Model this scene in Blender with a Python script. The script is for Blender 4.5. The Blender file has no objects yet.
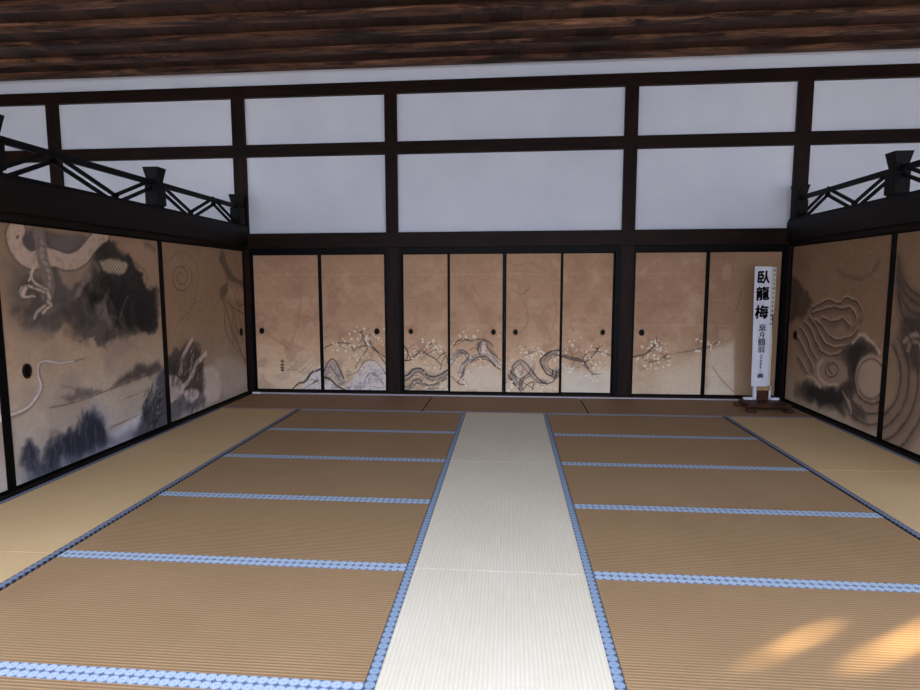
import bpy, bmesh, math, random
import numpy as np
from mathutils import Vector, Matrix
random.seed(4)
SC = bpy.context.scene
COL = SC.collection

# ------------------------------------------------------------------ camera
F_PX = 603.97
CAM = np.array([.51905, -6.76689, 1.46301])
YAW, PITCH, ROLL = -.0925, -.11062, -.00263
U0, V0 = -7.03951, 5.51104
c, s = math.cos(YAW), math.sin(YAW)
FW = np.array([s * math.cos(PITCH), c * math.cos(PITCH), math.sin(PITCH)])
RT = np.array([c, -s, 0.0])
UP = np.cross(RT, FW)
cr, sr = math.cos(ROLL), math.sin(ROLL)
RT, UP = RT * cr + UP * sr, UP * cr - RT * sr
cam_data = bpy.data.cameras.new('camera')
cam = bpy.data.objects.new('camera', cam_data)
COL.objects.link(cam)
m = Matrix.Identity(4)
for i in range(3):
    m[i][0], m[i][1], m[i][2], m[i][3] = RT[i], UP[i], -FW[i], CAM[i]
cam.matrix_world = m
cam_data.sensor_width = 36.0
cam_data.lens = F_PX * 36.0 / 920.0
cam_data.shift_x = -U0 / 920.0
cam_data.shift_y = V0 / 920.0
cam_data.clip_start = .05
SC.camera = cam


def at(u, v, axis, val):
    """point of the plane axis = val seen at pixel u, v of the photograph"""
    d = FW + RT * (u - 460 - U0) / F_PX + UP * (345 + V0 - v) / F_PX
    return CAM + d * (val - CAM[axis]) / d[axis]


# ------------------------------------------------------------------ helpers
def lin(r, g, b):
    f = lambda x: x / 12.92 if x <= .04045 else ((x + .055) / 1.055) ** 2.4
    return (f(r / 255), f(g / 255), f(b / 255))


def new_bm():
    return bmesh.new()


def add_box(bm, x0, x1, y0, y1, z0, z1, bev=0.0):
    vs = [bm.verts.new((x, y, z)) for z in (z0, z1) for y in (y0, y1) for x in (x0, x1)]
    fs = []
    for q in ((0, 2, 3, 1), (4, 5, 7, 6), (0, 1, 5, 4), (2, 6, 7, 3), (0, 4, 6, 2), (1, 3, 7, 5)):
        fs.append(bm.faces.new([vs[i] for i in q]))
    if bev > 0:
        es = list({e for f in fs for e in f.edges})
        bmesh.ops.bevel(bm, geom=es, offset=bev, segments=2, affect='EDGES', profile=.6)


def add_frustum(bm, cx, cy, z0, z1, w0, w1):
    vs = []
    for z, w in ((z0, w0), (z1, w1)):
        for sx, sy in ((-1, -1), (1, -1), (1, 1), (-1, 1)):
            vs.append(bm.verts.new((cx + sx * w / 2, cy + sy * w / 2, z)))
    bm.faces.new(vs[3::-1]); bm.faces.new(vs[4:])
    for i in range(4):
        j = (i + 1) % 4
        bm.faces.new((vs[i], vs[j], vs[4 + j], vs[4 + i]))


def add_bar(bm, p, q, wx, wz):
    """square bar between two points that share x; wx thick in x, wz thick across"""
    p, q = Vector(p), Vector(q)
    d = (q - p).normalized()
    a = Vector((1, 0, 0)); b = d.cross(a).normalized()
    vs = []
    for r in (p, q):
        for sa, sb in ((-1, -1), (1, -1), (1, 1), (-1, 1)):
            vs.append(bm.verts.new(r + a * sa * wx / 2 + b * sb * wz / 2))
    bm.faces.new(vs[3::-1]); bm.faces.new(vs[4:])
    for i in range(4):
        j = (i + 1) % 4
        bm.faces.new((vs[i], vs[j], vs[4 + j], vs[4 + i]))


def build(name, bm, mat, parent=None, smooth=False):
    bmesh.ops.recalc_face_normals(bm, faces=bm.faces)
    me = bpy.data.meshes.new(name)
    bm.to_mesh(me); bm.free()
    if mat: me.materials.append(mat)
    if smooth:
        for p in me.polygons: p.use_smooth = True
    o = bpy.data.objects.new(name, me)
    COL.objects.link(o)
    if parent: o.parent = parent
    return o


def tag(o, label=None, cat=None, group=None, kind=None):
    if label: o['label'] = label
    if cat: o['category'] = cat
    if group: o['group'] = group
    if kind: o['kind'] = kind
    return o


def structure(name, bm, mat, label=None):
    return tag(build(name, bm, mat), label, None, None, 'structure')


def empty(name, loc=(0, 0, 0)):
    o = bpy.data.objects.new(name, None)
    o.location = loc; o.empty_display_size = .1
    COL.objects.link(o)
    return o


def keep(o, parent):
    """parent a mesh built in world coordinates under an empty standing at its base"""
    o.parent = parent
    o.matrix_parent_inverse = Matrix.Translation(parent.location).inverted()
    return o


# ------------------------------------------------------------------ materials
class N:
    def __init__(self, name, rough=.6, spec=.5):
        self.m = bpy.data.materials.new(name); self.m.use_nodes = True
        self.t = self.m.node_tree; self.n = self.t.nodes
        self.b = self.n['Principled BSDF']
        self.b.inputs['Roughness'].default_value = rough
        self.b.inputs['Specular IOR Level'].default_value = spec
        self.co = self.n.new('ShaderNodeTexCoord')

    def link(self, a, b): self.t.links.new(a, b)

    def mapping(self, scale=(1, 1, 1), src='Object'):
        mp = self.n.new('ShaderNodeMapping'); mp.inputs['Scale'].default_value = scale
        self.link(self.co.outputs[src], mp.inputs['Vector'])
        return mp.outputs[0]

    def noise(self, vec, scale=5, detail=4, rough=.5, dist=0):
        t = self.n.new('ShaderNodeTexNoise'); t.inputs['Scale'].default_value = scale
        t.inputs['Detail'].default_value = detail; t.inputs['Roughness'].default_value = rough
        t.inputs['Distortion'].default_value = dist
        self.link(vec, t.inputs['Vector']); return t.outputs['Fac']

    def ramp(self, fac, stops):
        r = self.n.new('ShaderNodeValToRGB'); e = r.color_ramp.elements
        while len(e) < len(stops): e.new(.5)
        for k, (p, col) in enumerate(stops):
            e[k].position = p; e[k].color = (*col, 1)
        self.link(fac, r.inputs[0]); return r.outputs[0]

    def math(self, op, a, b=None, c=None):
        t = self.n.new('ShaderNodeMath'); t.operation = op
        for i, x in enumerate((a, b, c)):
            if x is None: continue
            if isinstance(x, (int, float)): t.inputs[i].default_value = x
            else: self.link(x, t.inputs[i])
        return t.outputs[0]

    def sep(self, vec):
        t = self.n.new('ShaderNodeSeparateXYZ'); self.link(vec, t.inputs[0]); return t.outputs

    def mix(self, fac, a, b, mode='MIX'):
        t = self.n.new('ShaderNodeMix'); t.data_type = 'RGBA'; t.blend_type = mode
        for sock, x in ((t.inputs[0], fac), (t.inputs[6], a), (t.inputs[7], b)):
            if isinstance(x, (int, float)): sock.default_value = x
            elif isinstance(x, tuple): sock.default_value = (*x, 1)
            else: self.link(x, sock)
        return t.outputs[2]

    def color(self, x):
        if isinstance(x, tuple): self.b.inputs['Base Color'].default_value = (*x, 1)
        else: self.link(x, self.b.inputs['Base Color'])

    def bump(self, h, strength=.3, dist=.01):
        t = self.n.new('ShaderNodeBump'); t.inputs['Strength'].default_value = strength
        t.inputs['Distance'].default_value = dist
        self.link(h, t.inputs['Height']); self.link(t.outputs[0], self.b.inputs['Normal'])


def wood(name, dark, light, stretch=(1, 1, 1), rough=.55, scale=6, bump=.2, spec=.12):
    w = N(name, rough, spec)
    v = w.mapping(stretch)
    f = w.noise(v, scale, 6, .6, .4)
    w.color(w.ramp(f, [(.3, dark), (.7, light)]))
    w.bump(f, bump, .004)
    return w.m


def plain(name, col, rough=.5, spec=.4, amount=.12, scale=30):
    w = N(name, rough, spec)
    f = w.noise(w.mapping(), scale, 3)
    lo = tuple(x * (1 - amount) for x in col); hi = tuple(min(1, x * (1 + amount)) for x in col)
    w.color(w.ramp(f, [(.3, lo), (.7, hi)]))
    return w.m


POSTC = (lin(20, 11, 8), lin(42, 24, 17))
M_post = wood('dark_post_wood', *POSTC, (3, 3, .35), .5)
M_beamx = wood('dark_beam_wood', *POSTC, (.35, 3, 3), .5)
M_beamy = wood('dark_side_beam_wood', lin(14, 10, 8), lin(30, 21, 17), (3, .35, 3), .5)
M_railing = wood('black_stained_wood', lin(6, 6, 7), lin(13, 12, 14), (3, 1, 3), .6, spec=.15)
M_lacquer = plain('black_lacquer', lin(3, 3, 4), .5, .12, .2)
M_stand = wood('brown_stand_wood', lin(44, 26, 18), lin(84, 54, 38), (1, 1, .4), .45)
M_engawa = wood('veranda_wood', lin(120, 92, 66), lin(165, 132, 98), (.4, 4, 1), .5)
M_white = plain('white_paint', lin(225, 228, 235), .6)
M_brass = plain('brass', lin(150, 118, 62), .35, .8, .2); M_brass.node_tree.nodes['Principled BSDF'].inputs['Metallic'].default_value = .8
M_darkmetal = plain('dark_bronze', lin(38, 30, 22), .4, .6, .2); M_darkmetal.node_tree.nodes['Principled BSDF'].inputs['Metallic'].default_value = .6
M_ink = plain('black_ink', lin(14, 14, 16), .7, .2)
M_tan = plain('tan_wood_block', lin(170, 135, 95), .6)

w = N('white_plaster', .9, .2)
f = w.noise(w.mapping(), 1.3, 5, .55)
w.color(w.ramp(f, [(.3, (.71, .75, .81)), (.7, (.78, .82, .87))]))
w.bump(w.noise(w.mapping(), 60, 4), .05, .002)
M_plaster = w.m

w = N('gravel', .95, .1)
w.color(w.ramp(w.noise(w.mapping(), 14, 5), [(.3, lin(150, 146, 138)), (.7, lin(215, 210, 200))]))
M_gravel = w.m

# ceiling boards: planks that run along y, each with its own tone
w = N('ceiling_boards', .6, .25)
v = w.mapping((1, 1, 1)); xyz = w.sep(v)
idx = w.math('FLOOR', w.math('DIVIDE', xyz[0], .31))
wn = w.n.new('ShaderNodeTexWhiteNoise'); wn.noise_dimensions = '1D'; w.link(idx, wn.inputs['W'])
fr = w.math('FRACT', w.math('DIVIDE', xyz[0], .31))
gap = w.math('LESS_THAN', w.math('ABSOLUTE', w.math('SUBTRACT', fr, .5)), .478)
g = w.noise(w.mapping((6, .6, 1)), 3, 6, .6, .5)
tone = w.math('ADD', w.math('MULTIPLY', g, .6), w.math('MULTIPLY', wn.outputs['Value'], .4))
cc = w.ramp(tone, [(.25, lin(34, 21, 14)), (.75, lin(78, 51, 34))])
w.color(w.mix(gap, lin(14, 8, 6), cc))
M_ceil = w.m
# ceiling battens: lit front faces painted in as lighter bands, darker streaks and stains along x
w = N('ceiling_batten_wood', .6, .25)
g = w.noise(w.mapping((.25, 5, 9)), 2.2, 7, .62, .7)
st = w.noise(w.mapping((.8, 2.5, 6)), 1.7, 8, .7, 1.0)
cc = w.ramp(g, [(.3, lin(60, 37, 26)), (.52, lin(112, 76, 53)), (.72, lin(170, 126, 94))])
w.color(w.mix(w.ramp(st, [(.42, (1, 1, 1)), (.58, (0, 0, 0))]), cc, lin(40, 24, 18)))
w.bump(g, .3, .004)
M_batten = w.m


def rush(name, a, b, along, dark, pitch=.0175, rough=.62):
    """woven rush: ribs that run along one axis, broken tone between the ribs"""
    w = N(name, rough, .35)
    v = w.mapping(); xyz = w.sep(v)
    across = xyz[1] if along == 'x' else xyz[0]
    ph = w.math('MULTIPLY', across, 2 * math.pi / pitch)
    wob = w.math('MULTIPLY', w.noise(w.mapping((3, 3, 1)), 2, 2), 1.2)
    rib = w.math('MULTIPLY_ADD', w.math('SINE', w.math('ADD', ph, wob)), .5, .5)
    st = (1.2, 45, 1) if along == 'x' else (45, 1.2, 1)
    streak = w.noise(w.mapping(st), 4, 4, .6)
    cloth = w.noise(w.mapping((45, 1.5, 1) if along == 'x' else (1.5, 45, 1)), 4, 3, .6)
    big = w.noise(w.mapping((1.3, 1.3, 1)), 1.2, 4, .6)
    tone = w.math('ADD', w.math('MULTIPLY', streak, .45), w.math('ADD', w.math('MULTIPLY', cloth, .2), w.math('MULTIPLY', big, .35)))
    base = w.ramp(tone, [(.3, a), (.7, b)])
    k = w.math('POWER', rib, 1.6)
    w.color(w.mix(w.math('MULTIPLY', w.math('SUBTRACT', 1.0, k), dark), base, tuple(x * .35 for x in a)))  # groove shade between the ribs mixed into the colour
    w.bump(rib, .35, .004)
    return w.m


M_rush_brown = rush('brown_rush_weave', lin(152, 121, 84), lin(177, 145, 104), 'x', .45)  # darker copy of the rush: weave seen crosswise, its shading put into the colour
M_rush_back = rush('dark_rush_weave', lin(142, 110, 80), lin(162, 128, 94), 'x', .3)
M_rush_light = rush('pale_sheen_rush_weave', lin(208, 197, 170), lin(228, 219, 195), 'y', .16)  # paler copy: sheen of the lengthwise weave painted into the colour
M_rush_side = rush('straw_sheen_rush_weave', lin(196, 166, 118), lin(218, 187, 138), 'y', .10)  # lengthwise weave sheen painted in here too


def brocade(name, disc, ring, ground, pitch=.04):
    """edging cloth with a chain of pale round crests; the mesh carries metres in its uv map"""
    w = N(name, .75, .2)
    uv = w.mapping((1, 1, 1), 'UV'); xyz = w.sep(uv)
    fx = w.math('SUBTRACT', w.math('FRACT', w.math('DIVIDE', xyz[0], pitch)), .5)
    fy = w.math('SUBTRACT', w.math('FRACT', w.math('DIVIDE', xyz[1], pitch)), .5)
    r = w.math('SQRT', w.math('ADD', w.math('MULTIPLY', fx, fx), w.math('MULTIPLY', fy, fy)))
    n = w.noise(w.mapping((1, 1, 1), 'UV'), 260, 2)
    r2 = w.math('ADD', r, w.math('MULTIPLY_ADD', n, .1, -.05))
    w.color(w.ramp(r2, [(.0, disc), (.30, ring), (.38, disc), (.46, ring), (.53, ground)]))
    w.bump(n, .3, .001)
    return w.m


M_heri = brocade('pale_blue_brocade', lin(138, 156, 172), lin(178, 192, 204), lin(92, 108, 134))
M_heri_blue = brocade('blue_sheen_brocade', lin(114, 134, 154), lin(142, 160, 178), lin(70, 82, 100))  # row edging cloth again, its different thread sheen painted into the colours
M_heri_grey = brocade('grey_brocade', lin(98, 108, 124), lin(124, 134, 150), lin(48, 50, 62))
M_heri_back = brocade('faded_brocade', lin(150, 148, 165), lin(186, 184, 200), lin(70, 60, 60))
M_gap = plain('dark_cloth_edge', lin(26, 22, 28), .8)


# ------------------------------------------------------------------ ink painting on a mesh
RNG = np.random.RandomState(7)


def vnoise(x, y, seed):
    xi, yi = np.floor(x).astype(int), np.floor(y).astype(int)
    fx, fy = x - xi, y - yi
    fx = fx * fx * (3 - 2 * fx); fy = fy * fy * (3 - 2 * fy)
    def h(a, b):
        n = (a * 374761393 + b * 668265263 + seed * 1274126177) & 0x7fffffff
        n = ((n ^ (n >> 13)) * 1274126177) & 0x7fffffff
        return ((n ^ (n >> 16)) & 0xffff) / 65535.0
    return (h(xi, yi) * (1 - fx) + h(xi + 1, yi) * fx) * (1 - fy) + (h(xi, yi + 1) * (1 - fx) + h(xi + 1, yi + 1) * fx) * fy


def fbm(x, y, seed, octv=4):
    t, a, n = 0, .5, 0
    for i in range(octv):
        t = t + a * vnoise(x * 2 ** i, y * 2 ** i, seed + i * 17); n += a; a *= .55
    return t / n


def spline(pts, k=8):
    P = [np.array(p, float) for p in pts]
    if len(P) < 3: return P
    P = [2 * P[0] - P[1]] + P + [2 * P[-1] - P[-2]]
    out = []
    for i in range(1, len(P) - 2):
        for j in range(k):
            t = j / k
            out.append(.5 * (2 * P[i] + (P[i + 1] - P[i - 1]) * t + (2 * P[i - 1] - 5 * P[i] + 4 * P[i + 1] - P[i + 2]) * t * t
                             + (3 * P[i] - P[i - 1] - 3 * P[i + 1] + P[i + 2]) * t ** 3))
    out.append(P[-2]); return out


class Canvas:
    """a painted door face: h0..h1 along the wall, z0..z1 upwards, colours kept as sRGB 0..255"""
    def __init__(self, axis, val, h0, h1, z0, z1, step, seed=0):
        self.axis, self.val, self.seed = axis, val, seed
        self.nh = int(round((h1 - h0) / step)) + 1; self.nz = int(round((z1 - z0) / step)) + 1
        self.h = np.linspace(h0, h1, self.nh); self.z = np.linspace(z0, z1, self.nz)
        self.H, self.Z = np.meshgrid(self.h, self.z)
        self.c = np.zeros((self.nz, self.nh, 3))
        self.wx = fbm(self.H * 9, self.Z * 9, 11) - .5
        self.wy = fbm(self.H * 9, self.Z * 9, 57) - .5
        self.fine = fbm(self.H * 32, self.Z * 32, 91, 3) - .5
        self.mid = fbm(self.H * 5, self.Z * 5, 33) - .5

    def base(self, stops, noise=14, freq=3.0):
        zs = [p for p, _ in stops]
        for k in range(3):
            self.c[..., k] = np.interp(self.Z, zs, [q[k] for _, q in stops])
        n = (fbm(self.H * freq, self.Z * freq, 5 + self.seed) - .5) * noise + self.fine * noise * .7
        self.c += n[..., None] * np.array([1, .95, .85])
        self.c *= np.array([1.0, .985, .925])

    def conv(self, pts):
        o = 0 if self.axis == 1 else 1
        return [(p[o], p[2]) for p in (at(u, v, self.axis, self.val) for u, v in pts)]

    def put(self, a, col):
        a = np.clip(a, 0, 1)[..., None]
        self.c = self.c * (1 - a) + np.array(col, float) * a

    def line(self, px, w, col, a=1.0, soft=.4, warp=.01, taper=0.0, curve=True, conv=True):
        """brush stroke whose width and density waver"""
        pts = self.conv(px) if conv else px
        if curve: pts = spline(pts, 6)
        mg = w + warp + .01
        hs = [p[0] for p in pts]; zs = [p[1] for p in pts]
        i0, i1 = np.searchsorted(self.h, [min(hs) - mg, max(hs) + mg]); j0, j1 = np.searchsorted(self.z, [min(zs) - mg, max(zs) + mg])
        if i1 - i0 < 2 or j1 - j0 < 2: return
        S = (slice(j0, j1), slice(i0, i1))
        H, Z = self.H[S] + self.wx[S] * warp, self.Z[S] + self.wy[S] * warp
        best = np.full(H.shape, 9.0); tt = np.zeros(H.shape); n = len(pts) - 1
        for i in range(n):
            (ax, ay), (bx, by) = pts[i], pts[i + 1]
            dx, dy = bx - ax, by - ay; L = dx * dx + dy * dy + 1e-12
            t = np.clip(((H - ax) * dx + (Z - ay) * dy) / L, 0, 1)
            d = np.hypot(H - ax - t * dx, Z - ay - t * dy)
            k = d < best
            best = np.where(k, d, best); tt = np.where(k, (i + t) / n, tt)
        ww = w / 2 * (1 - taper * tt) * (1 + self.mid[S] * 1.2 * (w < .04))
        e = np.clip((ww * (1 + soft) - best) / (ww * 2 * soft + 1e-6), 0, 1)
        al = np.clip(a * e * e * (3 - 2 * e) * (1 + self.fine[S] * .9), 0, 1)[..., None]
        self.c[S] = self.c[S] * (1 - al) + np.array(col, float) * al

    def hatch(self, u, v, ru, rv, n, L, ang, w, col, a, seed, bend=.5, spread=.5):
        """many short curved strokes scattered in an oval region given in photo pixels, L in metres"""
        rs = random.Random(seed)
        for _ in range(n):
            r_, q_ = math.sqrt(rs.random()), rs.uniform(0, 6.283)
            (h, z), = self.conv([(u + ru * r_ * math.cos(q_), v + rv * r_ * math.sin(q_))])
            an = ang + rs.gauss(0, spread); l_ = L * rs.uniform(.5, 1.3)
            b_ = rs.choice((-1, 1)) * bend * l_ * .4
            pts = [(h - math.cos(an) * l_ / 2, z - math.sin(an) * l_ / 2), (h - math.sin(an) * b_, z + math.cos(an) * b_), (h + math.cos(an) * l_ / 2, z + math.sin(an) * l_ / 2)]
            self.line(pts, w * rs.uniform(.6, 1.4), col, a * rs.uniform(.5, 1.2), .8, .02, .4, True, False)

    def trunk(self, px, w, seed, a=.55):
        """gnarled tree limb: pale body, dark broken edges, bark strokes"""
        rs = random.Random(seed)
        pts = spline(self.conv(px), 6)
        self.line(pts, w, (166, 150, 134), a, .4, .02, 0, False, False)
        for s_, al in ((-1, .55), (1, .38)):
            off = []
            for i in range(len(pts)):
                p, q = np.array(pts[max(0, i - 1)]), np.array(pts[min(len(pts) - 1, i + 1)])
                d = (q - p) / (np.linalg.norm(q - p) + 1e-9)
                off.append(tuple(np.array(pts[i]) + np.array([-d[1], d[0]]) * s_ * w * .5))
            self.line(off, .013, INK, al, .6, .03, 0, False, False)
        for _ in range(int(len(pts) * 1.8)):
            i = rs.randrange(1, len(pts) - 1); p = np.array(pts[i]); q = np.array(pts[i + 1] if i + 1 < len(pts) else pts[i])
            d = (q - p) / (np.linalg.norm(q - p) + 1e-9); nn = np.array([-d[1], d[0]])
            c_ = p + nn * rs.uniform(-.45, .45) * w
            l_ = rs.uniform(.02, .06)
            self.line([tuple(c_ - d * l_), tuple(c_ + nn * rs.uniform(-.01, .01)), tuple(c_ + d * l_)], rs.uniform(.006, .014), (92, 80, 72), rs.uniform(.2, .5), .8, .02, .3, True, False)

    def blob(self, px, col, a=1.0, soft=.03, warp=.06, mottled=.3, curve=True):
        pts = self.conv(px)
        if curve: pts = spline(list(pts) + [pts[0]], 5)[:-1]
        H, Z = self.H + self.wx * warp + self.fine * warp * .25, self.Z + self.wy * warp + self.fine * warp * .25
        ins = np.zeros(H.shape, bool); n = len(pts)
        for i in range(n):
            (ax, ay), (bx, by) = pts[i], pts[(i + 1) % n]
            k = ((ay > Z) != (by > Z)) & (H < (bx - ax) * (Z - ay) / (by - ay + 1e-12) + ax)
            ins ^= k
        best = np.full(H.shape, 9.0)
        for i in range(n):
            (ax, ay), (bx, by) = pts[i], pts[(i + 1) % n]
            dx, dy = bx - ax, by - ay; L = dx * dx + dy * dy + 1e-12
            t = np.clip(((H - ax) * dx + (Z - ay) * dy) / L, 0, 1)
            best = np.minimum(best, np.hypot(H - ax - t * dx, Z - ay - t * dy))
        sd = np.where(ins, best, -best)
        e = np.clip(sd / soft * .5 + .5, 0, 1)
        self.put(a * e * e * (3 - 2 * e) * (1 + self.mid * mottled * 2 + self.fine * mottled), col)

    def dots(self, px, r, col, a=.9):
        for (h, z) in self.conv(px):
            for k in range(5):
                th = k * 1.2566 + h * 9
                d = np.hypot(self.H - h - math.cos(th) * r * .55, self.Z - z - math.sin(th) * r * .55)
                self.put(a * np.clip((r * .75 - d) / (r * .35), 0, 1), col)

    def mesh(self, name, mat, parent, depth, sgn, gain):
        nh, nz = self.nh, self.nz
        co = np.zeros((nz * nh + 4, 3))
        a, b = (0, 1) if self.axis == 1 else (1, 0)
        co[:nz * nh, a] = self.H.ravel(); co[:nz * nh, 2] = self.Z.ravel(); co[:nz * nh, b] = self.val
        cr_ = [0, nh - 1, nz * nh - 1, (nz - 1) * nh]
        for k, i in enumerate(cr_):
            co[nz * nh + k] = co[i]; co[nz * nh + k, b] = self.val + sgn * depth
        i = np.arange((nz - 1) * (nh - 1)); r, q = i // (nh - 1), i % (nh - 1)
        v0 = r * nh + q
        quads = np.stack([v0, v0 + 1, v0 + nh + 1, v0 + nh], 1)
        B = nz * nh
        loops = [list(x) for x in quads.tolist()]
        bottom = list(range(0, nh)); top = [(nz - 1) * nh + k for k in range(nh)]
        left = [k * nh for k in range(nz)]; right = [k * nh + nh - 1 for k in range(nz)]
        loops += [bottom[::-1] + [B, B + 1], top + [B + 2, B + 3], left + [B + 3, B], right[::-1] + [B + 1, B + 2], [B, B + 3, B + 2, B + 1]]
        me = bpy.data.meshes.new(name)
        me.from_pydata(co.tolist(), [], loops)
        s_ = np.clip(self.c, 6, 250) / 255
        l_ = np.where(s_ <= .04045, s_ / 12.92, ((s_ + .055) / 1.055) ** 2.4) * gain
        col = np.ones((B + 4, 4)); col[:B, :3] = np.clip(l_, 0, .9).reshape(-1, 3); col[B:, :3] = .2
        at_ = me.color_attributes.new('paint', 'FLOAT_COLOR', 'POINT')
        at_.data.foreach_set('color', col.astype(np.float32).ravel())
        me.materials.append(mat); me.validate(); me.update()
        o = bpy.data.objects.new(name, me); COL.objects.link(o); o.parent = parent
        return o


w = N('painted_paper', .8, .15)
vc = w.n.new('ShaderNodeVertexColor'); vc.layer_name = 'paint'
f = w.noise(w.mapping(), 90, 4, .6)
w.color(w.mix(1.0, vc.outputs['Color'], w.ramp(f, [(.3, (.86, .86, .86)), (.7, (1, 1, 1))]), 'MULTIPLY'))
w.bump(f, .06, .001)
M_paper = w.m
GAIN = 2.0

# ------------------------------------------------------------------ room shell
YW = 1.075          # plaster face
PF = 1.025          # face of the posts and rails
FRONT = -6.05        # open side of the hall
XL, XR = -2.97, 3.93
bm = new_bm()
add_box(bm, -9, 10, YW, 1.25, 2.0, 4.4)
add_box(bm, -9, 10, 1.13, 1.25, -.1, 2.02)
structure('wall_back', bm, M_plaster, 'white plaster wall above the painted sliding doors')
bm = new_bm(); add_box(bm, -9, 10, -5.74, 1.13, -.12, -.052)
structure('floor', bm, plain('dark_underfloor', lin(20, 16, 15), .9), 'wooden floor under the straw mats')
bm = new_bm()
add_box(bm, -9, 10, -9.2, -5.75, -.12, 0)
structure('floor_veranda', bm, M_engawa, 'wooden veranda floor')
bm = new_bm(); add_box(bm, -9, XL - .10, -5.74, 1.07, -.05, 0); add_box(bm, XR + .10, 10, -5.74, 1.07, -.05, 0)
structure('floor_side_rooms', bm, M_rush_side, 'straw mat floor of the side rooms')
bm = new_bm(); add_box(bm, -9.2, -9, -9.2, 1.25, -.12, 4.4); structure('wall_left', bm, M_plaster)
bm = new_bm(); add_box(bm, 10, 10.2, -9.2, 1.25, -.12, 4.4); structure('wall_right', bm, M_plaster)
bm = new_bm(); add_box(bm, -30, 32, -50, -9.2, -.75, -.6)
structure('ground', bm, M_gravel, 'gravel garden ground in front of the hall')
# front of the hall: header and plaster above the opening
bm = new_bm(); add_box(bm, -9, 10, FRONT - .12, FRONT, 3.3, 4.4)
structure('wall_front', bm, M_plaster)

# ceiling: boards with square battens below them
bm = new_bm(); add_box(bm, -9, 10, FRONT - .3, 1.13, 4.17, 4.25)
ceil = structure('ceiling', bm, M_ceil, 'dark board ceiling with square battens')
y = .80
k = 0
while y > FRONT:
    bm = new_bm(); add_box(bm, -9, 10, y, y + .12, 4.115, 4.171, .004)
    o = build('ceiling_batten', bm, M_batten, ceil)
    y -= .462; k += 1

# posts of the back wall
trim_n = 0
def trim(bm, mat, label):
    global trim_n
    trim_n += 1
    return structure('trim_%d' % trim_n, bm, mat, label)

posts = [(-8.19, -8.03, 0), (-5.636, -5.475, 0), (-3.076, -2.907, 1), (-1.067, -.911, 1), (1.912, 2.071, 1), (3.92, 4.089, 1), (6.5, 6.66, 0)]
plab = [None, 'dark post of the upper wall seen left, beyond the side railing', 'dark corner post between left painted doors and back wall',
        'dark post left of the four central doors', 'dark post right of the four central doors', 'dark corner post behind the standing signboard', None]
for (a, b, fl), lb in zip(posts, plab):
    bm = new_bm()
    add_box(bm, a, b, PF, 1.2, 0, 3.845, .004)
    trim(bm, M_post, lb)
for z0, z1, lb in ((3.838, 3.985, 'upper dark rail of the back wall'), (3.098, 3.252, 'middle dark rail of the back wall')):
    bm = new_bm(); add_box(bm, -9, 10, PF - .006, 1.2, z0, z1, .003)
    trim(bm, M_beamx, lb)
bm = new_bm(); add_box(bm, -9, 10, PF - .03, 1.2, 1.925, 2.118, .004)
trim(bm, M_beamx, 'deep dark lintel above the back doors')
# door head and sill
bm = new_bm(); add_box(bm, -3.0, 3.95, 1.032, 1.2, 1.852, 1.93)
trim(bm, M_lacquer, 'black grooved door head')
bm = new_bm(); add_box(bm, -2.95, 3.95, 1.0, 1.2, -.05, .03)
trim(bm, M_beamx, 'wooden sill under the back doors')
bm = new_bm(); add_box(bm, -2.92, 3.88, .965, 1.0, -.05, .012)
trim(bm, plain('pale_strip', lin(190, 186, 190), .6), 'pale strip at the foot of the back doors')
# dark jambs of the door bays
for a, b in ((-2.92, -2.887), (-1.081, -1.067), (-.911, -.878), (1.848, 1.912), (3.863, 3.92)):
    bm = new_bm(); add_box(bm, a, b, 1.03, 1.12, .03, 1.853)
    trim(bm, M_lacquer, None)

# side walls: beam, head, sill, posts
for sgn, X, nm in ((-1, XL, 'left'), (1, XR, 'right')):
    i0 = X + .065 if sgn < 0 else X - .065       # face towards the room
    o0 = X - .10 if sgn < 0 else X + .10
    xs = sorted((i0, o0))
    bm = new_bm(); add_box(bm, *xs, -6.0, 1.02, 1.96, 2.19, .005)
    trim(bm, M_beamy, 'heavy dark beam above the %s painted doors' % nm)
    i1 = X + .03 if sgn < 0 else X - .03
    xs1 = sorted((i1, o0))
    bm = new_bm(); add_box(bm, *xs1, -6.0, 1.02, 1.905, 1.965)
    trim(bm, M_beamy, 'dark door head along the %s side' % nm)
    fx = sorted((X - sgn * .06, o0))
    bm = new_bm(); add_box(bm, *fx, -5.74, 1.0, -.05, .012)
    trim(bm, M_beamy, 'wooden sill under the %s painted doors' % nm)
    # outer post row beyond the camera
    bm = new_bm(); add_box(bm, X - .085, X + .085, -5.95, -5.78, -.05, 4.12, .004)
    trim(bm, M_post, None)


# ------------------------------------------------------------------ sliding doors
door_n = 0
def add_oval(bm, center, ax_n, rh, rz, dep, sgn, ring=False):
    """shallow oval disc or ring lying on a wall; ax_n is the wall's normal axis"""
    n = 24
    def P(k, r, d):
        h = math.cos(k / n * 2 * math.pi) * rh * r; z = math.sin(k / n * 2 * math.pi) * rz * r
        return (center[0] + h, center[1] + d, center[2] + z) if ax_n == 1 else (center[0] + d, center[1] + h, center[2] + z)
    prof = [(1.0, 0), (1.0, dep), (.82, dep * 1.3), (.72, dep), (.68, dep * .3)] if ring else [(.99, 0), (.99, dep), (.5, dep * .8), (.02, dep)]
    rows = [[bm.verts.new(P(k, r, d * -sgn)) for k in range(n)] for r, d in prof]
    for a, b in zip(rows, rows[1:]):
        for k in range(n):
            bm.faces.new((a[k], a[(k + 1) % n], b[(k + 1) % n], b[k]))
    if not ring: bm.faces.new(rows[-1])


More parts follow.
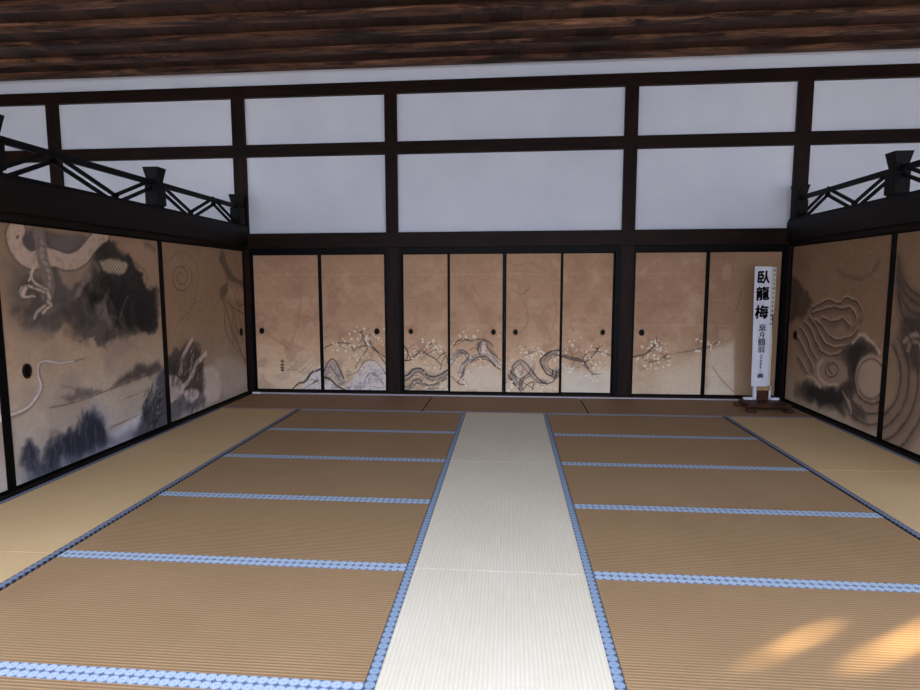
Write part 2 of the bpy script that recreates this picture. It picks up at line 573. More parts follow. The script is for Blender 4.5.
def door(axis, val, h0, h1, z0, z1, paint, label, handle=None, step=.0075, fw=.022, bright=False, gain=1.0):
    """sliding door: black lacquered frame, painted paper panel, recessed pull"""
    global door_n
    door_n += 1
    sgn = 1 if (axis == 1 or val > 0) else -1      # the wall's outward direction
    root = empty('door_%d' % door_n, ((h0 + h1) / 2, val, z0) if axis == 1 else (val, (h0 + h1) / 2, z0))
    tag(root, label, None, None, 'structure')
    d0, d1 = sorted((val - sgn * .006, val + sgn * .03))
    bm = new_bm()
    for a, b, p, q in ((h0, h0 + fw, z0, z1), (h1 - fw, h1, z0, z1), (h0 + fw, h1 - fw, z0, z0 + .022), (h0 + fw, h1 - fw, z1 - fw * .6, z1)):
        if axis == 1: add_box(bm, a, b, d0, d1, p, q, .002)
        else: add_box(bm, d0, d1, a, b, p, q, .002)
    keep(build('door_frame', bm, M_lacquer), root)
    cv = Canvas(axis, val, h0 + fw - .002, h1 - fw + .002, z0 + .02, z1 - fw * .6 + .002, step, door_n)
    paint(cv)
    o = cv.mesh('painted_panel', M_paper, None, .025, sgn, GAIN * gain)
    keep(o, root)
    if handle:
        hh, hz = handle
        cen = (hh, val - sgn * .0, hz) if axis == 1 else (val, hh, hz)
        ra, rb = (.042, .055) if axis == 0 else (.036, .042)
        bm = new_bm(); add_oval(bm, cen, axis, ra, rb, .008, sgn, True)
        hd = keep(build('door_pull', bm, M_darkmetal if not bright else M_brass), root)
        bm = new_bm(); add_oval(bm, cen, axis, ra * .7, rb * .7, .003, sgn)
        keep(build('pull_recess', bm, M_lacquer), root)
    return root


GOLD_BOUNCE = [(0.03, (172, 156, 138)), (.25, (176, 156, 136)), (.55, (166, 139, 117)), (.8, (154, 125, 104)), (1.3, (146, 117, 97)), (1.85, (142, 114, 93))]  # aged paper tone; paler foot partly paints in light bounced off the floor
INK = (40, 34, 32)
PALE = (214, 204, 190)


def patina_bounce(cv, tone=1.0, top=1.0):
    cv.base([(z, tuple(k * tone for k in q)) for z, q in GOLD_BOUNCE], 16, 2.2)
    # horizontal joins of the paper sheets, and worn pale and brown patches
    for zz in (.32, .62, .93, 1.25, 1.58):
        cv.put(.22 * np.clip(1 - np.abs(cv.Z - zz) / .008, 0, 1), (190, 165, 138))
    n = fbm(cv.H * 5 + cv.seed, cv.Z * 5, 200)
    cv.put(.35 * np.clip((n - .58) * 8, 0, 1), (122, 92, 72))
    cv.put(.25 * np.clip((.40 - n) * 8, 0, 1), (172, 148, 122))
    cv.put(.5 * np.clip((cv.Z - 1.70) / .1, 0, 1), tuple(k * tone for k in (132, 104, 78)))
    sp = (fbm(cv.H * 60, cv.Z * 60, 300 + cv.seed, 2))
    cv.put(.3 * np.clip((sp - .82) * 12, 0, 1) * np.clip((cv.Z - .3) * 3, 0, 1), (196, 172, 146))


def blossoms(cv, cx, cy, rx, ry, n, r=.0125, a=.85, seed=1):
    rs = random.Random(seed)
    for _ in range(int(n * .8)):
        cv.dots([(cx + rs.gauss(0, rx * .62), cy + rs.gauss(0, ry * .62))], rs.uniform(.008, .016), (206, 186, 168), rs.uniform(.35, .85))
    for _ in range(n // 3):
        x, y_ = cx + rs.gauss(0, rx * .6), cy + rs.gauss(0, ry * .6)
        cv.line([(x, y_), (x + rs.uniform(-3, 3), y_ + rs.uniform(-3, 1))], .006, (60, 48, 42), .6, .5, 0)


def twigs(cv, pts, n, L, seed, w=.007, a=.7):
    rs = random.Random(seed)
    for _ in range(n):
        x, y_ = pts[rs.randrange(len(pts))]
        an = rs.uniform(0, 2 * math.pi)
        x2, y2 = x + math.cos(an) * L, y_ - abs(math.sin(an)) * L * .8
        cv.line([(x, y_), ((x + x2) / 2 + rs.uniform(-2, 2), (y_ + y2) / 2 + rs.uniform(-2, 2)), (x2, y2)], w, INK, a, .5, .004, .6)


def b1(cv):      # far left: faint branch, signature, rock
    patina_bounce(cv)
    cv.line([(263, 331), (272, 337), (282, 344), (290, 350)], .012, (120, 92, 72), .6, .8)
    cv.line([(300, 270), (301, 300), (296, 330), (286, 350)], .02, (124, 96, 76), .4, 1)
    cv.line([(294, 277), (302, 268), (312, 272)], .03, (124, 98, 80), .35, 1)
    cv.blob([(300, 391), (308, 378), (316, 370), (322, 368), (322, 392)], (178, 170, 166), .8, .03)
    cv.blob([(272, 376), (286, 372), (292, 376), (282, 380)], (150, 128, 112), .5, .03)
    cv.line([(290, 392), (298, 384), (306, 381), (311, 373), (322, 369)], .022, INK, .85, .5, .02)
    cv.hatch(312, 383, 10, 7, 24, .07, .6, .010, (96, 88, 84), .55, 64)
    cv.hatch(300, 370, 18, 9, 26, .12, .5, .008, (186, 170, 152), .5, 65, .2, .2)
    cv.line([(300, 390), (310, 385), (318, 380)], .01, INK, .4)
    for q in range(4):
        cv.line([(292 + q * 5, 374 + q * 3), (304 + q * 3, 366 + q * 3), (315, 355 + q * 5)], .008, (190, 176, 160), .8)
    for yy in (361, 364.5, 367.5, 370):
        cv.line([(281.3, yy), (283.5, yy + .6)], .02, (40, 30, 28), .95, .3, 0)
    cv.line([(282.5, 359), (282.5, 371)], .008, (40, 30, 28), .9, .3, 0)
    cv.line([(286, 370), (295, 370), (303, 373)], .007, (110, 90, 76), .6)


def b2(cv):
    patina_bounce(cv)
    cv.blob([(322, 392), (322, 376), (332, 380), (342, 388), (352, 380), (362, 366), (372, 360), (384, 366), (388, 392)], (176, 168, 164), .8, .04)
    cv.blob([(322, 378), (326, 364), (332, 359), (338, 366), (346, 380), (340, 383), (332, 372), (326, 384)], (140, 128, 122), .7, .02)
    cv.line([(324, 372), (328, 362), (333, 359), (338, 365), (344, 379)], .014, INK, .8)
    cv.line([(330, 366), (336, 374), (341, 382)], .01, INK, .6)
    cv.hatch(334, 372, 9, 9, 26, .08, 1.2, .010, (92, 82, 78), .5, 61)
    cv.hatch(372, 374, 14, 10, 50, .07, .9, .010, (104, 96, 94), .5, 62)
    cv.hatch(352, 387, 26, 4, 40, .08, .1, .012, (96, 90, 90), .6, 63)
    cv.line([(322, 377), (330, 379), (338, 386), (346, 391)], .024, INK, .85, .6, .02)
    cv.line([(322, 349), (328, 346), (336, 343), (346, 343), (351, 346), (354, 351), (358, 347), (367, 346), (374, 349), (380, 356), (386, 364)], .011, INK, .85, .5)
    cv.line([(367, 346), (362, 338), (359, 333), (364, 331)], .012, INK, .75)
    cv.line([(371, 341), (366, 351), (358, 362), (355, 369)], .009, INK, .75)
    cv.line([(360, 332), (368, 341), (376, 350), (385, 357)], .012, INK, .8)
    cv.line([(348, 376), (358, 371), (364, 362), (371, 360), (378, 363), (386, 374)], .01, INK, .7)
    cv.line([(366, 378), (371, 373), (377, 376), (384, 384)], .02, (110, 102, 100), .7, .7, .03)
    for k, (x, y_) in enumerate(((352, 386), (360, 390), (356, 382), (374, 386))):
        cv.line([(x, y_), (x + 6, y_ + 2), (x + 11, y_)], .014, (120, 112, 112), .6, .6, .02)
    blossoms(cv, 368, 340, 16, 9, 46, seed=3); blossoms(cv, 342, 343, 14, 9, 22, seed=4); blossoms(cv, 356, 357, 14, 8, 22, seed=5)


def b3(cv):
    patina_bounce(cv)
    cv.line([(402, 381), (407, 374), (414, 371), (422, 371), (430, 374), (440, 374), (448, 370)], .05, (150, 136, 120), .75, .6, .03)
    cv.trunk([(402, 379), (408, 377), (414, 371), (421, 371), (428, 377), (437, 378), (448, 372)], .055, 3)
    cv.trunk([(402, 389), (410, 387), (415, 382), (421, 383), (428, 387), (440, 386)], .05, 4, .3)
    cv.line([(402, 377), (408, 375), (414, 369), (421, 369), (425, 373), (428, 376), (437, 376), (448, 370)], .014, INK, .85, .6, .02)
    cv.line([(402, 387), (410, 386), (414, 380), (420, 380), (426, 385), (436, 384), (446, 378)], .024, (92, 82, 74), .85, .7, .03)
    cv.line([(403, 361), (410, 360), (416, 355), (423, 352), (428, 355), (434, 358), (439, 363), (442, 366)], .014, INK, .9, .6, .015)
    cv.line([(401, 344), (405, 347), (408, 354), (406, 361)], .011, INK, .8)
    cv.line([(424, 352), (428, 347), (432, 342)], .012, INK, .85)
    cv.line([(427, 354), (434, 350), (438, 347)], .010, INK, .8)
    cv.line([(437, 360), (441, 355), (447, 352)], .01, INK, .8); cv.line([(440, 370), (442, 362), (446, 356), (448, 364)], .01, INK, .8)
    cv.line([(403, 383), (409, 378), (416, 375), (424, 379)], .01, (70, 62, 56), .7)
    twigs(cv, [(430, 349), (420, 352), (436, 358), (410, 358), (444, 354)], 12, 8, 5)
    blossoms(cv, 430, 347, 12, 7, 30, seed=6); blossoms(cv, 412, 351, 13, 9, 16, seed=7); blossoms(cv, 432, 386, 20, 7, 26, seed=8); blossoms(cv, 428, 366, 16, 6, 12, seed=9)


def b4(cv):
    patina_bounce(cv)
    cv.line([(450, 364), (458, 352), (464, 352), (468, 360), (462, 368), (459, 377)], .07, (176, 160, 144), .6, .6, .03)
    cv.line([(459, 375), (463, 364), (474, 357), (486, 355), (497, 363)], .06, (178, 164, 150), .7, .6, .03)
    cv.trunk([(460, 376), (464, 365), (474, 358), (486, 357), (499, 367)], .065, 5)
    cv.trunk([(450, 364), (457, 355), (464, 352), (468, 358), (463, 366)], .045, 6)
    cv.trunk([(480, 352), (479, 344), (486, 343), (491, 351), (499, 361)], .04, 7, .3)
    cv.line([(470, 362), (478, 357), (486, 357), (492, 363), (500, 370)], .018, (66, 56, 48), .85, .6, .03)
    cv.line([(454, 346), (457, 342), (464, 339), (471, 341), (480, 339), (488, 341), (493, 346)], .012, INK, .85, .6, .02)
    cv.line([(480, 355), (478, 349), (480, 343), (484, 341), (487, 347), (492, 353), (500, 360)], .013, INK, .8)
    cv.line([(484, 343), (483, 352)], .05, (182, 174, 172), .6, .8)
    cv.line([(452, 355), (459, 350), (466, 352), (467, 359), (461, 365)], .014, (84, 74, 66), .7, .7, .02)
    cv.line([(464, 366), (462, 376), (458, 383), (466, 385)], .012, INK, .75); cv.line([(451, 376), (458, 383)], .009, INK, .7)
    cv.line([(470, 350), (474, 348), (478, 350)], .01, INK, .5)
    cv.blob([(466, 371), (482, 366), (498, 373), (500, 386), (470, 388)], (176, 166, 150), .5, .05)
    twigs(cv, [(465, 340), (480, 340), (456, 345), (464, 372)], 9, 7, 8)
    blossoms(cv, 470, 337, 18, 6, 18, seed=10); blossoms(cv, 456, 358, 7, 14, 14, seed=11); blossoms(cv, 484, 364, 12, 6, 12, seed=12); blossoms(cv, 466, 379, 6, 7, 12, seed=13)


def faint(cv, pts, a=.35):
    cv.line(pts, .022, (116, 86, 68), a, 1, .03)


def b5(cv):
    patina_bounce(cv, .985)
    faint(cv, [(508, 262), (520, 266), (530, 262), (548, 272)]); faint(cv, [(512, 290), (522, 294), (530, 288)], .6); faint(cv, [(520, 335), (528, 320), (524, 300)])
    faint(cv, [(552, 286), (556, 310), (552, 330)], .25)
    cv.line([(512, 372), (513, 364), (518, 361), (522, 368), (520, 377), (527, 376), (532, 370), (530, 362), (524, 362)], .05, (170, 154, 138), .6, .6, .02)
    cv.trunk([(560, 353), (552, 353), (545, 358), (543, 365), (548, 372), (556, 376), (558, 368)], .05, 8)
    cv.trunk([(514, 378), (512, 370), (517, 364), (523, 364), (530, 372), (538, 380), (548, 383)], .05, 9)
    cv.trunk([(509, 373), (516, 382), (522, 391)], .045, 10, .3)
    cv.trunk([(534, 366), (530, 374), (522, 380), (520, 388)], .035, 12, .3)
    cv.line([(511, 372), (514, 364), (519, 360), (525, 362), (531, 369), (538, 378), (545, 383), (553, 381), (557, 372)], .013, INK, .85, .6, .02)
    cv.line([(560, 350), (552, 351), (545, 355), (540, 361), (543, 368), (547, 374), (552, 375), (553, 370)], .014, INK, .85, .6, .02)
    cv.line([(559, 355), (552, 357), (547, 362), (549, 368), (556, 372)], .011, INK, .75)
    cv.line([(520, 362), (523, 368), (522, 374), (516, 376)], .012, INK, .7)
    cv.line([(508, 376), (514, 384), (520, 390)], .014, INK, .8); cv.line([(510, 372), (518, 378), (526, 384), (534, 389)], .01, INK, .7)
    cv.line([(522, 390), (528, 384), (534, 382), (532, 390)], .012, INK, .75); cv.line([(530, 372), (524, 378), (522, 385)], .01, INK, .7)
    twigs(cv, [(530, 354), (522, 372), (528, 384), (512, 380), (548, 384)], 14, 7, 11)
    blossoms(cv, 532, 352, 12, 7, 34, seed=14); blossoms(cv, 554, 360, 6, 7, 8, seed=15); blossoms(cv, 512, 386, 9, 8, 16, seed=16); blossoms(cv, 547, 387, 8, 5, 16, seed=17); blossoms(cv, 516, 368, 8, 8, 10, seed=18)


def b6(cv):
    patina_bounce(cv, 1.0)
    cv.blob([(563, 366), (585, 372), (612, 370), (614, 396), (562, 394)], (178, 170, 152), .75, .08, .05, .1)
    cv.trunk([(562, 355), (570, 358), (578, 360), (585, 363)], .035, 11)
    cv.line([(562, 356), (570, 358), (577, 360), (584, 362), (588, 368)], .022, (78, 66, 58), .85, .7, .02)
    cv.line([(562, 354), (572, 357), (580, 359)], .01, INK, .9)
    cv.line([(583, 364), (590, 358), (596, 352), (600, 346)], .013, INK, .9, .6, .015)
    cv.line([(582, 361), (586, 353), (592, 352), (600, 352), (612, 356)], .013, (80, 68, 60), .85, .6, .015)
    cv.line([(582, 364), (588, 369), (594, 374), (601, 374)], .009, INK, .6)
    cv.line([(575, 360), (572, 366), (568, 370)], .008, INK, .6)
    faint(cv, [(570, 325), (574, 332)])
    twigs(cv, [(598, 350), (588, 358), (594, 368), (572, 356), (590, 370)], 16, 8, 14)
    blossoms(cv, 576, 348, 13, 7, 16, seed=19); blossoms(cv, 594, 360, 14, 9, 24, seed=20); blossoms(cv, 590, 376, 13, 5, 12, seed=21); blossoms(cv, 570, 370, 7, 6, 8, seed=22); blossoms(cv, 604, 351, 8, 3, 6, seed=23)


def b7(cv):
    patina_bounce(cv, .93)
    cv.blob([(660, 370), (680, 362), (704, 352), (702, 396), (664, 396)], (180, 164, 142), .5, .12, .05, .1)
    cv.line([(631, 357), (644, 354), (650, 350), (656, 343)], .016, (72, 52, 42), .85, .6, .02)
    cv.line([(646, 353), (656, 350), (664, 355), (672, 354), (684, 352), (698, 349), (706, 346)], .011, (88, 64, 52), .85, .6, .01)
    cv.line([(656, 350), (657, 342), (656, 337)], .010, (80, 58, 48), .8)
    cv.line([(642, 356), (648, 362), (656, 361), (664, 357), (669, 364)], .014, (90, 68, 54), .7, .7, .02)
    cv.line([(698, 349), (699, 342), (700, 339)], .006, (90, 68, 54), .7)
    twigs(cv, [(650, 350), (656, 345), (650, 362), (664, 358)], 9, 6, 17)
    for q, (x, y_, rx, ry, n) in enumerate(((654, 345, 9, 9, 34), (655, 362, 12, 8, 24), (668, 361, 4, 5, 8), (699, 341, 3, 2, 6), (698, 350, 3, 2, 6), (650, 366, 8, 3, 8), (636, 359, 4, 1, 3))):
        blossoms(cv, x, y_, rx, ry, n, .015, .8, 40 + q)


def b8(cv):
    patina_bounce(cv, .87)
    cv.blob([(708, 350), (734, 342), (734, 396), (706, 396)], (190, 182, 164), .5, .06, .02, .1, False)
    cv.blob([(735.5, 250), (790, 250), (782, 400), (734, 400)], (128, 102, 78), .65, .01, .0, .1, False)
    cv.line([(706, 348), (712, 345), (718, 342)], .012, (84, 62, 50), .8)
    cv.line([(742, 290), (738, 305), (735, 312)], .012, (90, 66, 52), .7, .6)
    faint(cv, [(712, 366), (722, 380), (734, 392)], .4); faint(cv, [(716, 325), (718, 335), (720, 340)], .5)
    blossoms(cv, 714, 344, 7, 3, 12, .013, .8, 61)


def l_base(cv, tone=1.0, low=(176, 166, 160)):
    cv.base([(0.0, tuple(k * tone for k in (134, 131, 134))), (.45, tuple(k * tone for k in (140, 130, 122))), (.9, tuple(k * tone for k in (138, 118, 101))), (1.4, tuple(k * tone for k in (124, 102, 83))), (1.9, tuple(k * tone for k in (114, 91, 72)))], 18, 2.5)  # bluish foot of the panel: daylight falling there painted into the ground tone
    n = fbm(cv.H * 2.2 + 7, cv.Z * 2.2, 410)
    cv.put(.4 * np.clip((n - .52) * 5, 0, 1), (104, 92, 84))



def scales(cv, cx, cy, rx, ry, nx, ny, col, r=1.6):
    for i in range(nx):
        for j in range(ny):
            a = (i + .5 * (j % 2)) / nx * 2 - 1; b = (j + .5) / ny * 2 - 1
            if a * a + b * b < 1:
                x, y_ = cx + a * rx, cy + b * ry
                cv.line([(x - r, y_ - r * .4), (x, y_ + r * .7), (x + r, y_ - r * .4)], .008, col, .8, .5, 0)


def l1(cv):      # big storm panel
    l_base(cv)
    DK = (38, 33, 29); MD = (78, 68, 58)
    # brown wash down the left side and top
    cv.blob([(2, 224), (22, 232), (34, 262), (50, 300), (48, 335), (22, 330), (8, 320), (6, 280)], (98, 80, 66), .6, .14, .10)
    cv.blob([(8, 262), (40, 268), (56, 262), (70, 280), (96, 300), (92, 330), (66, 322), (50, 310), (30, 300), (14, 296)], (72, 66, 60), .75, .12, .14)
    cv.blob([(30, 300), (52, 296), (60, 318), (50, 334), (34, 330), (28, 318)], (76, 70, 66), .7, .07, .12)
    # great dark cloud
    cv.blob([(48, 264), (72, 262), (92, 244), (104, 238), (114, 246), (126, 250), (136, 262), (140, 276), (150, 288), (160, 292), (160, 318), (152, 334), (138, 328), (128, 338), (116, 334), (104, 346), (96, 340), (84, 342), (72, 330), (60, 308), (50, 296), (44, 280)], (70, 61, 53), .88, .04, .18, .45)
    cv.blob([(96, 246), (104, 237), (116, 248), (130, 256), (138, 272), (146, 284), (154, 292), (157, 318), (148, 330), (134, 322), (124, 330), (110, 320), (98, 322), (84, 318), (92, 300), (104, 290), (100, 268)], DK, .88, .035, .17, .45)
    cv.blob([(108, 280), (124, 278), (140, 290), (138, 312), (122, 318), (108, 306)], (40, 38, 38), .6, .08, .1)
    cv.blob([(50, 280), (62, 276), (72, 284), (70, 304), (58, 312), (50, 300)], (66, 60, 56), .8, .06, .1)
    cv.hatch(112, 300, 34, 28, 50, .30, 2.0, .09, (26, 23, 21), .34, 71, .35, .3)
    cv.hatch(98, 314, 40, 22, 16, .26, 2.0, .045, (104, 93, 82), .3, 72, .4, .3)
    cv.blob([(118, 296), (128, 290), (150, 300), (158, 318), (148, 330), (130, 326)], (30, 27, 25), .6, .05, .16, .5)
    cv.blob([(86, 314), (100, 304), (112, 314), (108, 332), (94, 334)], (88, 77, 68), .6, .05, .12, .5)
    cv.blob([(92, 330), (100, 326), (106, 336), (98, 344)], (70, 62, 55), .6, .03, .08, .4)
    cv.hatch(76, 316, 26, 14, 26, .2, .4, .07, (56, 49, 43), .35, 73, .4, .4)
    cv.hatch(36, 302, 18, 22, 26, .16, .3, .07, (54, 48, 42), .35, 74, .4, .4)
    # lighter rifts
    cv.blob([(56, 264), (76, 268), (88, 260), (92, 256), (86, 276), (76, 284), (68, 288), (60, 276)], (124, 104, 86), .85, .03, .06)
    cv.line([(76, 296), (82, 286), (90, 276)], .05, (122, 106, 92), .6, .9, .08)
    cv.line([(98, 312), (104, 304), (106, 314), (100, 318)], .05, (96, 84, 78), .6, .9, .08)
    cv.line([(120, 318), (124, 304), (128, 296)], .02, (92, 86, 84), .5, .9, .06)
    cv.blob([(116, 240), (156, 246), (158, 276), (150, 290), (140, 268), (132, 256), (122, 248)], (132, 106, 84), .8, .04, .10)
    cv.line([(146, 244), (154, 250)], .06, (80, 68, 60), .6, .9, .08)
    cv.line([(134, 262), (142, 268), (148, 280)], .03, (96, 80, 66), .6, .8, .06)
    # pale looping band with dark hollow
    cv.blob([(20, 236), (32, 228), (48, 230), (68, 236), (86, 236), (80, 250), (66, 256), (48, 250), (36, 256), (24, 252)], (66, 60, 56), .9, .03, .03)
    cv.blob([(52, 236), (72, 234), (84, 238), (74, 250), (62, 252), (52, 246)], (88, 78, 72), .7, .03, .03)
    band = [(18, 228), (14, 238), (20, 252), (32, 260), (44, 256), (54, 258), (66, 262), (78, 260), (88, 250), (96, 240), (104, 234)]
    cv.line(band, .155, (60, 54, 50), .8, .12, .02)
    cv.line(band, .13, (146, 124, 106), 1, .14, .02)
    cv.line([(18, 236), (17, 238)], .015, (60, 50, 46), .8)
    # rough limb with claw-like branching strokes
    cv.line([(38, 234), (42, 252), (46, 270), (50, 286), (46, 296)], .11, (96, 84, 74), .95, .2, .03)
    cv.line([(40, 240), (44, 258), (49, 276), (50, 290)], .03, (150, 132, 114), .5, .8, .05)
    for cx_ in range(7):
        cv.line([(38 + cx_ * 1.6, 238 + cx_ * 7), (43 + cx_ * 1.6, 240 + cx_ * 7)], .008, (58, 52, 48), .7, .5, 0)
    for p in ([(48, 292), (40, 286), (34, 280), (31, 270)], [(46, 294), (36, 288), (26, 286), (20, 292)], [(48, 294), (46, 304), (38, 310), (34, 316)], [(26, 288), (22, 296), (34, 298)], [(46, 302), (50, 306), (42, 312)]):
        cv.line(p, .052, (70, 62, 56), .8, .3, .03, .3); cv.line(p, .034, (150, 132, 114), .85, .5, .06, .4)
    cv.line([(31, 272), (34, 268), (29, 280)], .02, (164, 148, 130), .8, .4, .03)
    # pale scaled cloud edge
    cv.blob([(100, 262), (110, 258), (122, 260), (128, 266), (124, 274), (114, 274), (104, 270)], (152, 134, 112), .95, .02, .04)
    scales(cv, 114, 266, 13, 8, 9, 6, (84, 72, 62))
    # lower sky and wave lines
    cv.line([(2, 418), (16, 414), (28, 408), (38, 396), (42, 386), (39, 374), (40, 364), (46, 361), (60, 363), (74, 361), (86, 358)], .05, (92, 82, 76), .75, .6, .0, .75)
    cv.line([(2, 417), (16, 413), (28, 407), (37, 396), (41, 386), (38, 374), (39, 364), (46, 361), (60, 363), (74, 361)], .026, (166, 156, 148), .85, .7, .0, .6)
    cv.line([(50, 408), (80, 401), (110, 389), (140, 378), (162, 370)], .012, (84, 72, 64), .8, .5, .01)
    cv.blob([(112, 388), (120, 378), (132, 371), (136, 364), (146, 366), (156, 362), (160, 370), (140, 378), (124, 384)], (62, 54, 50), .85, .04, .08)
    cv.blob([(62, 398), (74, 394), (78, 388), (90, 390), (102, 390), (90, 396), (70, 402)], (72, 64, 60), .8, .03, .08)
    cv.line([(62, 386), (72, 388), (84, 392)], .02, (96, 84, 78), .6, .8, .05)
    cv.line([(124, 399), (142, 392), (158, 384)], .010, (110, 94, 82), .8)
    cv.line([(110, 428), (128, 420), (150, 410)], .014, (92, 82, 78), .8, .6)
    cv.blob([(110, 434), (142, 414), (140, 425), (128, 440), (112, 440)], (160, 158, 162), .8, .03, .03)
    # rocks at the foot
    R1 = (34, 36, 45)
    cv.blob([(22, 488), (30, 466), (60, 446), (100, 430), (120, 432), (170, 424), (170, 436), (60, 490)], (90, 92, 102), .7, .08, .1)
    cv.blob([(34, 482), (38, 464), (56, 452), (66, 440), (80, 430), (92, 408), (100, 418), (108, 434), (118, 440), (118, 452), (60, 478)], (84, 84, 94), .75, .05, .08)
    cv.blob([(46, 450), (56, 446), (64, 436), (74, 430), (80, 428), (88, 414), (96, 416), (104, 428), (106, 440), (90, 448), (60, 456)], R1, .85, .05, .08, .4)
    cv.blob([(24, 458), (28, 446), (38, 446), (40, 456), (34, 464), (26, 464)], (72, 72, 80), .8, .03, .07)
    cv.blob([(82, 416), (90, 404), (100, 404), (110, 418), (104, 428), (92, 412)], (130, 124, 128), .6, .03, .05)
    for (hu, hv, ru, rv, n_) in ((92, 430, 14, 16, 50), (66, 446, 18, 12, 50), (44, 464, 16, 8, 30), (30, 454, 7, 8, 16)):
        cv.hatch(hu, hv, ru, rv, n_, .12, 1.5, .055, (32, 33, 41), .3, 75 + n_ + hu, .25, .2)
        cv.hatch(hu, hv + 3, ru, rv, n_ // 2, .09, 1.5, .012, (96, 98, 108), .25, 76 + hu, .2, .2)
    cv.blob([(132, 440), (140, 422), (146, 408), (154, 392), (158, 376), (168, 370), (168, 424)], (62, 62, 68), .9, .05, .06)
    cv.hatch(152, 408, 11, 20, 40, .12, 1.0, .035, (34, 34, 38), .5, 88, .3, .3)
    cv.hatch(158, 398, 6, 20, 40, .04, .2, .010, (134, 130, 132), .5, 89)
    cv.blob([(108, 444), (124, 438), (134, 440), (112, 452)], (120, 120, 130), .6, .04, .05)


def l2(cv):
    l_base(cv, .98, (156, 148, 142))
    cv.base([(0, (136, 128, 124)), (.5, (130, 116, 104)), (1.0, (126, 102, 82)), (1.9, (118, 95, 77))], 16, 3)
    # spiral
    sp_ = [(181 + math.cos(a) * (2.2 + a * 1.0) * .75, 277 - math.sin(a) * (2.2 + a * 1.05)) for a in np.linspace(0, 4.2 * math.pi, 42)]
    cv.line(sp_, .014, (84, 68, 54), .8, .7, .0, 0, False)
    cv.line([(168, 262), (178, 252), (190, 256), (198, 270), (197, 288), (190, 310), (178, 322)], .02, (98, 80, 64), .55, .8, .02)
    # mountain-like washes on the right
    cv.blob([(222, 246), (226, 262), (234, 276), (244, 282), (244, 290), (232, 288), (222, 300), (220, 290), (228, 280), (220, 262)], (74, 62, 52), .8, .03, .06)
    cv.line([(222, 292), (226, 310), (232, 330), (240, 350), (246, 362)], .05, (96, 80, 66), .7, .8, .05)
    cv.line([(226, 300), (234, 308), (244, 314)], .014, (66, 54, 46), .8); cv.line([(224, 310), (226, 332), (238, 352)], .012, (76, 62, 52), .8)
    cv.line([(232, 312), (236, 326), (244, 342)], .014, (70, 58, 48), .7); cv.line([(236, 300), (240, 306), (245, 303)], .012, (60, 50, 44), .8)
    cv.blob([(228, 280), (238, 284), (245, 292), (240, 300), (228, 298)], (148, 120, 98), .6, .03, .04)
    cv.hatch(234, 320, 8, 36, 36, .2, 1.8, .014, (80, 65, 54), .5, 90)
    cv.hatch(200, 330, 26, 40, 40, .2, .9, .02, (104, 84, 68), .3, 91)
    # arms and scaled forms lower left
    cv.blob([(168, 356), (182, 344), (192, 342), (200, 352), (204, 366), (204, 388), (196, 400), (186, 408), (168, 420)], (56, 49, 44), .85, .05, .14)
    cv.blob([(168, 400), (180, 396), (196, 392), (206, 398), (196, 408), (170, 420)], (92, 90, 94), .8, .05, .06)
    cv.line([(192, 340), (186, 350), (182, 360), (180, 374)], .055, (150, 134, 118), .95, .2, .02); cv.line([(206, 354), (196, 364), (192, 376), (182, 388), (176, 392)], .06, (162, 148, 132), .95, .2, .02)
    cv.line([(206, 357), (198, 366), (194, 378), (184, 390)], .01, (70, 58, 50), .8)
    cv.blob([(168, 376), (176, 376), (184, 386), (180, 398), (168, 402)], (156, 142, 134), .9, .02, .03)
    cv.blob([(182, 392), (192, 388), (199, 392), (196, 400), (188, 402)], (160, 148, 140), .9, .02, .03)
    cv.hatch(188, 370, 15, 18, 30, .16, 1.0, .05, (42, 37, 33), .4, 92, .3, .3)
    cv.hatch(190, 402, 16, 8, 24, .12, .6, .035, (56, 53, 54), .4, 93, .3, .3)
    cv.hatch(192, 366, 10, 20, 20, .10, .9, .016, (168, 152, 134), .5, 94, .3, .2)
    for q in range(5):
        cv.line([(170 + q * 2, 378 + q * 3), (168 + q * 2.2, 390 + q * 2.5)], .007, (84, 74, 70), .7)
        cv.line([(184 + q * 3, 394 - q * .4), (186 + q * 2.6, 401)], .007, (84, 74, 70), .7)
    cv.blob([(204, 368), (214, 366), (220, 376), (220, 396), (208, 402), (204, 390)], (172, 160, 148), .7, .04, .06)
    cv.blob([(216, 362), (232, 358), (244, 368), (246, 384), (222, 394)], (158, 146, 134), .5, .06, .08)


def l0(cv):
    l_base(cv, 1.02)
    cv.line([(-4, 420), (3, 418), (12, 415)], .04, (196, 184, 174), .8, .5)
    cv.line([(-4, 405), (4, 402), (12, 398)], .03, (110, 98, 90), .6, .8, .02)


def arc(cx, cy, rx, ry, a0, a1, n=9):
    return [(cx + rx * math.cos(math.radians(a)), cy + ry * math.sin(math.radians(a))) for a in np.linspace(a0, a1, n)]


